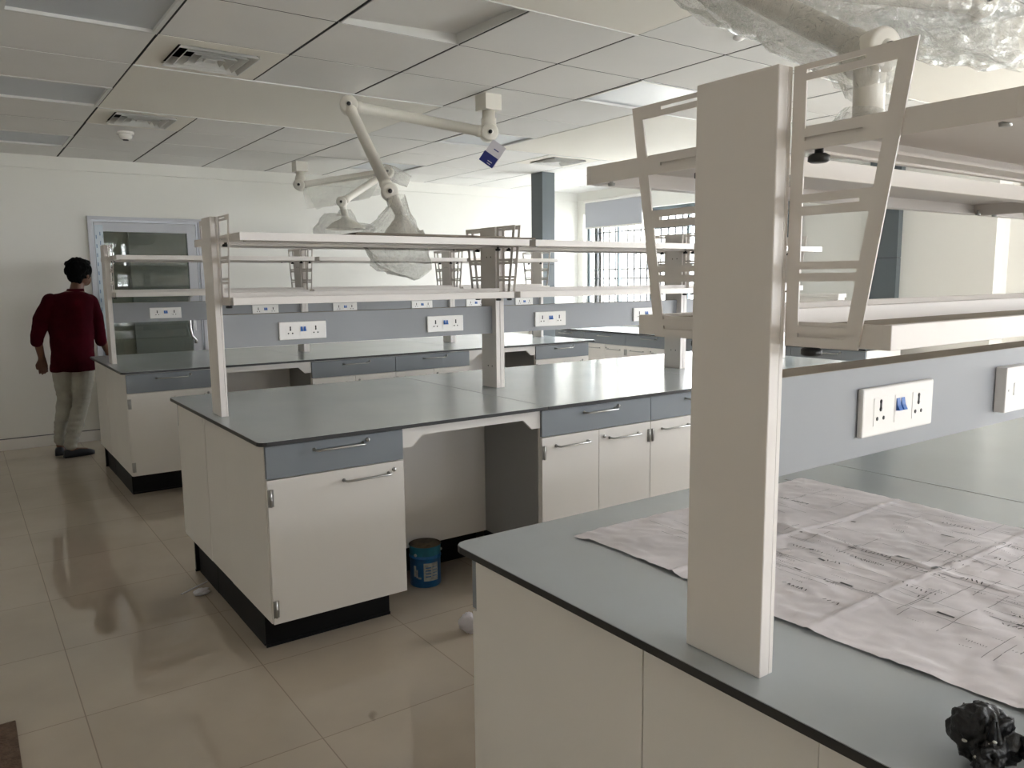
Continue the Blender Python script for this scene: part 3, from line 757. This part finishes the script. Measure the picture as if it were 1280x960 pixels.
for (x,y,w,h) in [(.692,-1.83,.022,.018),(.694,-1.964,.02,.02),(.707,-2.067,.018,.032),(.704,-2.142,.022,.02),(.48,-2.078,.006,.026),(.489,-2.261,.006,.03),(.478,-1.971,.005,.016),(.562,-1.97,.008,.014),(1.07,-1.525,.012,.02),(.55,-2.36,.008,.02),(.60,-1.92,.006,.012),(.93,-2.05,.006,.03),(.86,-1.86,.006,.012)]: mark(x,y,w,h,1)
# plan linework
for k in range(110):
    x=rg.uniform(.42,1.08); y=rg.uniform(-2.66,-1.62)
    if rg.random()<.5: mark(x,y,rg.uniform(.03,.16),.0012,2)
    else: mark(x,y,.0012,rg.uniform(.04,.3),2)
# lettering-like strokes in rows (illegible on the photo)
for k in range(150):
    x=rg.uniform(.38,1.08); y=rg.uniform(-2.64,-1.85); n=rg.randint(3,9); hgt=rg.choice((.004,.005,.008))
    for q in range(n):
        mark(x+rg.uniform(-.001,.001),y-q*hgt*1.1,hgt,hgt*.25,2 if hgt<.008 else 1,rg.uniform(-.7,.7))
for q in range(11): 
    if q!=4: mark(.90,-1.60-q*.0085-.02,.011,.004,1,rg.uniform(-.6,.6))
for q in range(26): mark(1.03,-1.58-q*.007,.003,.002,2,rg.uniform(-1,1))
tag(s.build('plan_sheet',['paper','ink','ink2'],loc=(.69,-2.1,.9)),'large creased architectural plan sheet spread out on the nearest bench top','plan sheet')

# ------------------------------------------------------------ black glove with dried plaster
def crumple(name,c,rad,sc,seed,mats,parent=None,amp=.3,freq=12,sub=5,rot=0):
    bm=bmesh.new(); bmesh.ops.create_icosphere(bm,subdivisions=sub,radius=1)
    rm=Matrix.Rotation(rot,3,'Z')
    for v in bm.verts:
        p=v.co.copy(); q=Vector((p.x*sc[0],p.y*sc[1],p.z*sc[2]))*rad
        d=noise.noise(q*freq*.8+Vector((seed,0,0)))*.8-abs(noise.noise(q*freq*1.6+Vector((0,seed,0))))*1.5+.45-abs(noise.noise(q*freq*3.7+Vector((0,seed,3))))*.7
        v.co=rm@(q*(1+amp*d))
    zmin=min(v.co.z for v in bm.verts)
    for v in bm.verts: v.co+=Vector((c[0],c[1],c[2]-zmin))
    s=MB(); s.bm.free(); s.bm=bm
    for f in bm.faces: f.smooth=True
    return s
t=thing('work_glove','crumpled black work glove with white plaster flecks in the bottom right corner','glove',(.14,-2.53,.9))
s=crumple('cuff',(.095,-2.500,.8995),.036,(.72,1.0,.95),2,None,amp=.42,freq=24,rot=.6); s.build('cuff','glove',t)
s=crumple('palm',(.16,-2.585,.8995),.045,(1.0,1.2,.72),5,None,amp=.4,freq=22,rot=.2); s.build('palm','glove',t)
for k,(px_,py_,pz_,rd) in enumerate([(.075,-2.515,.925,.020),(.118,-2.492,.945,.018),(.135,-2.545,.935,.022),(.185,-2.56,.93,.028)]):
    s=crumple('fold',(px_,py_,pz_-rd),rd,(1.3,.8,1),11+k,None,amp=.6,freq=40,sub=4,rot=k*1.1); s.build('torn_flap','glove',t)
rgl=random.Random(8); s=MB()
for k in range(9):
    a=rgl.uniform(0,6.28); q=Vector((.10+.022*math.cos(a),-2.500+.026*math.sin(a),.955)); w_=rgl.uniform(.004,.008); h_=rgl.uniform(.008,.018)
    s.cap_tube(q-Vector((0,0,.012)),q+Vector((rgl.uniform(-.006,.006),rgl.uniform(-.006,.006),h_)),w_,.0012,8)
s.build('torn_edge','glove',t)
for k,(a,b) in enumerate([((.10,-2.57,.92),(.045,-2.61,.91)),((.12,-2.59,.915),(.075,-2.65,.91)),((.15,-2.61,.915),(.12,-2.675,.91)),((.18,-2.61,.915),(.17,-2.67,.91))]):
    s=MB(); s.cap_tube(a,b,.014,.012); s.build('finger','glove',t)
rg=random.Random(3); s=MB()
for k in range(5):
    s.ball((.058+rg.uniform(-.012,.02),-2.52+rg.uniform(-.02,.04),.93+rg.uniform(-.015,.03)),rg.uniform(.001,.003),1,1.3,.8,2)
s.tube([(.058,-2.50,.905),(.052,-2.515,.910),(.050,-2.53,.908),(.050,-2.545,.902)],[.002,.005,.0055,.003],8)
s.build('plaster_flecks','dried',t)

# ------------------------------------------------------------ paint tin, mat, scraps
bx,by=.925,.435
t=thing('paint_tin','open blue paint tin with rusty rim standing in the kneehole of the middle bench','paint tin',(bx,by,0))
def P(z,r): return ((bx,by,z),r)
pr=[(0.0,.073),(.004,.076),(.14,.076),(.143,.079),(.150,.079),(.153,.076),(.190,.076)]
s=MB(); s.tube([(bx,by,z) for z,_ in pr],[r for _,r in pr],40); s.build('body','tinblue',t)
s=MB(); s.tube([(bx,by,.158),(bx,by,.200),(bx,by,.204),(bx,by,.204),(bx,by,.150)],[.0765,.0775,.080,.068,.066],40,cap=False); s.m(1); s.tube([(bx,by,.2045),(bx,by,.2055),(bx,by,.18),(bx,by,.135)],[.0795,.067,.0655,.065],40,cap=True); s.build('rim',['tinteal','tinrust'],t)
s=MB()
def patch(a0,a1,z0,z1,mi,r=.0768):
    s.mi=mi; n=8
    for k in range(n):
        p,q=R(a0+(a1-a0)*k/n),R(a0+(a1-a0)*(k+1)/n)
        vs=[s.bm.verts.new((bx+r*math.cos(x),by+r*math.sin(x),z)) for x,z in ((p,z0),(q,z0),(q,z1),(p,z1))]; s._f(vs,True)
patch(235,292,.035,.125,0); 
for z in (.055,.07,.085,.1): patch(242,262,z,z+.005,1,.0771); patch(268,286,z+.003,z+.006,1,.0771)
patch(195,205,.055,.11,0); patch(206,212,.05,.09,0); patch(213,226,.045,.055,0)
s.build('paper_label',['tinlabel','tinblue'],t)
for a in (205,345):
    s=MB(); s.ball((bx+.08*math.cos(R(a)),by+.08*math.sin(R(a)),.165),.008,1,1,1,2); s.build('handle_ear','steel',t)
s=MB(); s.box(-1.5,-.832,-.6,.165,0,.012,.003); tag(s.build('floor_mat','mat',loc=(-1.1,-.2,0)),'brown coarse floor mat just showing at the bottom left corner','mat')
s=crumple('scrap',(-.025,.945,0),.03,(1.2,.8,.5),9,None,amp=.5,freq=40,sub=3); 
for v in s.bm.faces: v.smooth=False
tag(s.build('paper_scrap','tagwhite',loc=(-.025,.945,0)),'small crumpled pale wrapper on the floor by the middle bench plinth','litter')
s=MB(); s.prism([(-.105,1.015),(-.10,1.005),(.04,1.098),(.046,1.112)],'z',.001,.004); tag(s.build('paper_strip','tagwhite',loc=(-.03,1.06,.0)),'white strip of paper on the floor beside the crumpled wrapper','litter')
s=crumple('bag',(.80,-.17,0),.05,(.7,.9,.8),12,None,amp=.4,freq=18,sub=4); tag(s.build('plastic_scrap','tagwhite',loc=(.80,-.17,0)),'crumpled white plastic scrap on the floor peeking out behind the nearest cabinet end','litter')

# ------------------------------------------------------------ person
pr=thing('person','person in maroon shirt and pale trousers seen from behind, walking toward the glass door','person',(-.175,4.93,0))
A6=R(-5.5); ex=Vector((math.cos(A6),math.sin(A6),0)); ey=Vector((-math.sin(A6),math.cos(A6),0)); O=Vector((-.175,4.93,0))
def L(x,y,z): return O+ex*(x+.105*z-.02*min(1,z))+ey*y+Vector((0,0,z))
def ell_loft(s,rows,seg=26):
    """rows: (x,y,z,rx,ry,yaw)"""
    rs=[]
    for (x,y,z,rx,ry,yw) in rows:
        c,s_=math.cos(yw),math.sin(yw); r=[]
        for k in range(seg):
            th=2*PI*k/seg; a=rx*math.cos(th); b=ry*math.sin(th)
            r.append(L(x+a*c-b*s_,y+a*s_+b*c,z))
        rs.append(r)
    s.rings(rs,True,True)
def lt(s,pts,rad,seg=16): 
    pts=[L(*p) for p in pts]
    for (a,b),(ra,rb) in zip(zip(pts,pts[1:]),zip(rad,rad[1:])): s.cap_tube(a,b,ra,rb,seg)
LS,LE,LW=(-.16,.0,1.365),(-.245,-.02,1.06),(-.205,.05,.87)
RS,RE,RW=(.16,.03,1.355),(.245,.04,1.03),(.315,.14,.88)
LK,LA=(-.02,.10,.50),(-.055,.06,.09); RK,RA=(.105,.02,.49),(.02,-.10,.085)
tw=R(-14)
s=MB()
ell_loft(s,[(.035,.01,.84,.13,.10,tw),(.03,.01,.95,.145,.105,tw),(.02,.01,1.08,.125,.09,tw),(.0,.015,1.22,.15,.105,tw),(.0,.02,1.33,.17,.1,tw),(.01,.02,1.41,.12,.075,tw),(.035,.03,1.45,.055,.055,tw)])
lt(s,[(.035,.025,1.40),(.055,.05,1.52)],[.056,.052])
hc=L(.065,.065,1.59); hr=Euler((R(8),0,R(-48)))
s.ball(hc,.098,.80,.98,1.16,3,hr)
hm=hr.to_matrix()
def HD(x,y,z): return hc+hm@Vector((x,y,z))
# face: forward = +y in head frame
s.ball(HD(0,.045,-.055),.055,.9,.95,1.1,3,hr)      # jaw
s.ball(HD(0,.062,-.095),.024,1,.9,.8,2,hr)
s.tube([HD(0,.088,.018),HD(0,.106,-.022),HD(0,.10,-.034)],[.007,.013,.009],8)
s.ball(HD(0,.092,-.058),.012,1.7,.6,.45,2,hr); s.ball(HD(0,.089,-.068),.012,1.5,.6,.5,2,hr)
for e in (-1,1):
    s.ball(HD(e*.080,-.005,-.015),.026,.35,.75,1.15,2,hr)
    s.ball(HD(e*.032,.084,.012),.012,1,.6,.7,2,hr)
lt(s,[LS,LE,LW],[.04,.038,.027]); lt(s,[RS,RE,RW],[.04,.038,.027])
def hand(w,d,side):
    d=Vector(d).normalized(); w=Vector(w); acr=d.cross(Vector((0,1,.1))).normalized()
    if acr.length<.1: acr=Vector((1,0,0))
    nrm=acr.cross(d).normalized()
    pc=w+d*.045
    for q in (-.02,0,.02): lt(s,[tuple(w+acr*q*.6),tuple(w+d*.08+acr*q*1.3)],[.017,.014],10)
    for k,(q,ln) in enumerate(((-.030,.062),(-.010,.075),(.010,.07),(.029,.055))):
        b=w+d*.082+acr*q; m1=b+d*ln*.5+nrm*.012*side; m2=b+d*ln*.78+nrm*.034*side
        lt(s,[tuple(b),tuple(m1),tuple(m2)],[.0095,.0085,.007],8)
    b=w+d*.03-acr*.026; lt(s,[tuple(b),tuple(b+d*.032-acr*.02+nrm*.01*side),tuple(b+d*.06-acr*.018+nrm*.022*side)],[.012,.0105,.008],8)
hand(LW,(.12,.15,-1),-1); hand(RW,(.5,.35,-.8),-1)
lt(s,[(-.05,.01,.86),LK,LA],[.08,.055,.036]); lt(s,[(.11,.01,.86),RK,RA],[.08,.055,.036])
# feet
lt(s,[(-.055,.05,.05),(-.06,.15,.035)],[.036,.03]); lt(s,[(.02,-.10,.05),(.14,-.06,.035)],[.036,.03])
b=s.build('body','skin',pr); bake(b,[('REMESH',dict(mode='VOXEL',voxel_size=.006)),('SMOOTH',dict(factor=.5,iterations=3))])
# shirt
s=MB()
ell_loft(s,[(.035,.0,.745,.178,.142,tw),(.035,.0,.80,.182,.145,tw),(.03,.0,.92,.172,.135,tw),(.02,.0,1.05,.172,.132,tw),(.0,.01,1.18,.18,.135,tw),(-.003,.015,1.30,.188,.13,tw),(.0,.02,1.37,.182,.11,tw),(.01,.02,1.415,.135,.085,tw),(.03,.03,1.435,.072,.068,tw)],32)
lt(s,[(-.148,.003,1.350),(-.215,-.010,1.20),(-.24,-.02,1.02)],[.068,.062,.052]); lt(s,[(.15,.03,1.343),(.212,.035,1.18),(.25,.045,1.0)],[.068,.060,.052])
b=s.build('shirt','shirt',pr); bake(b,[('REMESH',dict(mode='VOXEL',voxel_size=.007)),('SMOOTH',dict(factor=.5,iterations=4))])
NN=[q.normal.copy() for q in b.data.vertices]
for v,vn in zip(b.data.vertices,NN):
    p=v.co; n=noise.noise(Vector((p.x*14,p.y*14,p.z*5)))*.008+noise.noise(Vector((p.x*6,p.y*6,p.z*16)))*.005
    v.co=p+vn*n
s=MB(); ell_loft(s,[(.028,.028,1.405,.082,.074,tw),(.036,.03,1.458,.065,.063,tw),(.036,.03,1.458,.057,.056,tw),(.034,.03,1.43,.055,.054,tw)]); s.build('collar','shirt',pr)
# trousers
s=MB()
ell_loft(s,[(.035,.01,.76,.145,.112,tw),(.035,.01,.86,.150,.112,tw),(.035,.01,.95,.148,.11,tw)],28)
lt(s,[(-.045,.01,.80),(-.03,.05,.66),LK,(-.045,.08,.28),(LA[0],LA[1],.125)],[.098,.088,.068,.062,.052]); lt(s,[(.105,.01,.80),(.11,.01,.66),RK,(.06,-.04,.28),(RA[0],RA[1],.115)],[.102,.09,.07,.064,.054])
b=s.build('trousers','jeans',pr); bake(b,[('REMESH',dict(mode='VOXEL',voxel_size=.007)),('SMOOTH',dict(factor=.5,iterations=3))])
NN=[q.normal.copy() for q in b.data.vertices]
for v,vn in zip(b.data.vertices,NN):
    p=v.co; k=1.6 if (p.z<.32 or .42<p.z<.58) else .7
    v.co=p+vn*(noise.noise(Vector((p.x*10,p.y*10,p.z*34)))*.007*k)
# hair
s=MB(); s.ball(HD(0,-.012,.032),.108,.90,1.04,1.02,4,hr); s.ball(HD(0,.055,.078),.052,1.3,1.0,.72,3,hr); s.ball(HD(0,-.06,-.02),.062,1.2,.75,1.1,3,hr); s.ball(HD(-.04,-.07,.09),.035,1,1,.8,3,hr)
b=s.build('hair','hair',pr); bake(b,[('REMESH',dict(mode='VOXEL',voxel_size=.006))])
NN=[q.normal.copy() for q in b.data.vertices]
for v,vn in zip(b.data.vertices,NN):
    p=v.co; v.co=p+vn*(noise.noise(p*45)*.009+noise.noise(p*20)*.007)
# shoes
def shoe(a,b,h):
    s=MB(); d=Vector(b)-Vector(a); yw=math.atan2(d.y,d.x); ln=d.length; u=d.normalized(); rs=[]
    for t_,w,hh in ((0,.028,.05),(.12,.036,.065),(.3,.037,.06),(.5,.04,.055),(.7,.046,.045),(.88,.042,.035),(1,.022,.022)):
        c=Vector(a)+d*t_; ringp=[]
        for k in range(16):
            th=2*PI*k/16; oy=w*math.cos(th); oz=max(0.003,.012+hh*.5+hh*.55*math.sin(th)) if math.sin(th)>-.3 else .003
            perp=Vector((-u.y,u.x,0)); q=c+perp*oy; ringp.append(L(q.x,q.y,oz))
        rs.append(ringp)
    s.rings(rs,True,True); return s.build('shoe','shoe',pr)
shoe((-.065,.0,0),(-.045,.245,0),0); shoe((-.025,-.115,0),(.205,-.045,0),0)

# ------------------------------------------------------------ outside
s=MB(); s.box(XR2+.25,60,-60,60,-.6,-.4); struct(s.build('ground','ground'))
def far_building(x0,x1,y0,y1,h,label):
    t=thing('building',label,'building',((x0+x1)/2,(y0+y1)/2,-.4))
    s=MB(); s.box(x0,x1,y0,y1,-.4,h); s.build('walls','fac',t)
    for k in range(4):
        for z in (1.4,4.2):
            yy=y0+1.5+k*(y1-y0-3)/3
            s=MB(); s.box(x0-.04,x0+.02,yy-.6,yy+.6,z,z+1.1); s.build('window','facb',t)
    s=MB(); s.box(x0-.2,x1+.2,y0-.2,y1+.2,h,h+.25); s.build('roof_slab','fac',t)
far_building(26,34,14,30,7,'pale building with small blue windows seen through the barred window')
def tree(x,y,h,label,r=1.3,seed=1):
    t=thing('tree',label,'tree',(x,y,-.4))
    s=MB(); s.tube([(x,y,-.4),(x+.1,y,.6),(x,y+.1,h-r)],[.14,.11,.07],10); s.build('trunk','trunk',t)
    bm=bmesh.new(); rg=random.Random(seed)
    s=MB()
    for k in range(1500):
        p=Vector((rg.gauss(0,1),rg.gauss(0,1),rg.gauss(0,1))).normalized()*r*rg.uniform(.5,1); p.z*=.75
        p+=Vector((x,y,h-r*.5)); a=Vector((rg.uniform(-1,1),rg.uniform(-1,1),rg.uniform(-1,1))).normalized()*.11; b=a.orthogonal().normalized()*.07
        s._f([s.bm.verts.new(q) for q in (p-a,p+b,p+a,p-b)])
    s.build('foliage','leaf',t)
tree(17.0,17.5,2.6,'leafy green tree seen outside through the barred window',.9)

# ------------------------------------------------------------ light
w=bpy.data.worlds.new('sky'); S.world=w; w.use_nodes=True; n=w.node_tree.nodes; l=w.node_tree.links
bg=n['Background']; bg.inputs['Color'].default_value=(.96,.985,1.02,1); bg.inputs['Strength'].default_value=5.0
def portal(loc,rot,sx,sy):
    a=bpy.data.lights.new('window_portal','AREA'); a.shape='RECTANGLE'; a.size=sx; a.size_y=sy; a.cycles.is_portal=True
    o=bpy.data.objects.new('window_portal',a); C.objects.link(o); o.location=loc; o.rotation_euler=rot
portal((XR+.22,(WY0+WY1)/2,(WZ0+WZ1)/2),(0,R(90),0),WZ1-WZ0,WY1-WY0)
portal((XR2+.22,(V0+V1)/2,(VZ0+VZ1)/2),(0,R(90),0),VZ1-VZ0,V1-V0)
for a_,b_ in N: portal(((a_+b_)/2,YN-.22,1.5),(R(90),0,0),b_-a_,2.0)
S.view_settings.view_transform='Standard'; S.view_settings.look='None'; S.view_settings.gamma=1; S.view_settings.use_curve_mapping=False
S.view_settings.exposure=2.4
S.cycles.max_bounces=12; S.cycles.diffuse_bounces=8; S.cycles.glossy_bounces=5; S.cycles.transparent_max_bounces=24; S.cycles.sample_clamp_indirect=6
S.cycles.caustics_reflective=False; S.cycles.caustics_refractive=False
S.cycles.use_denoising=True
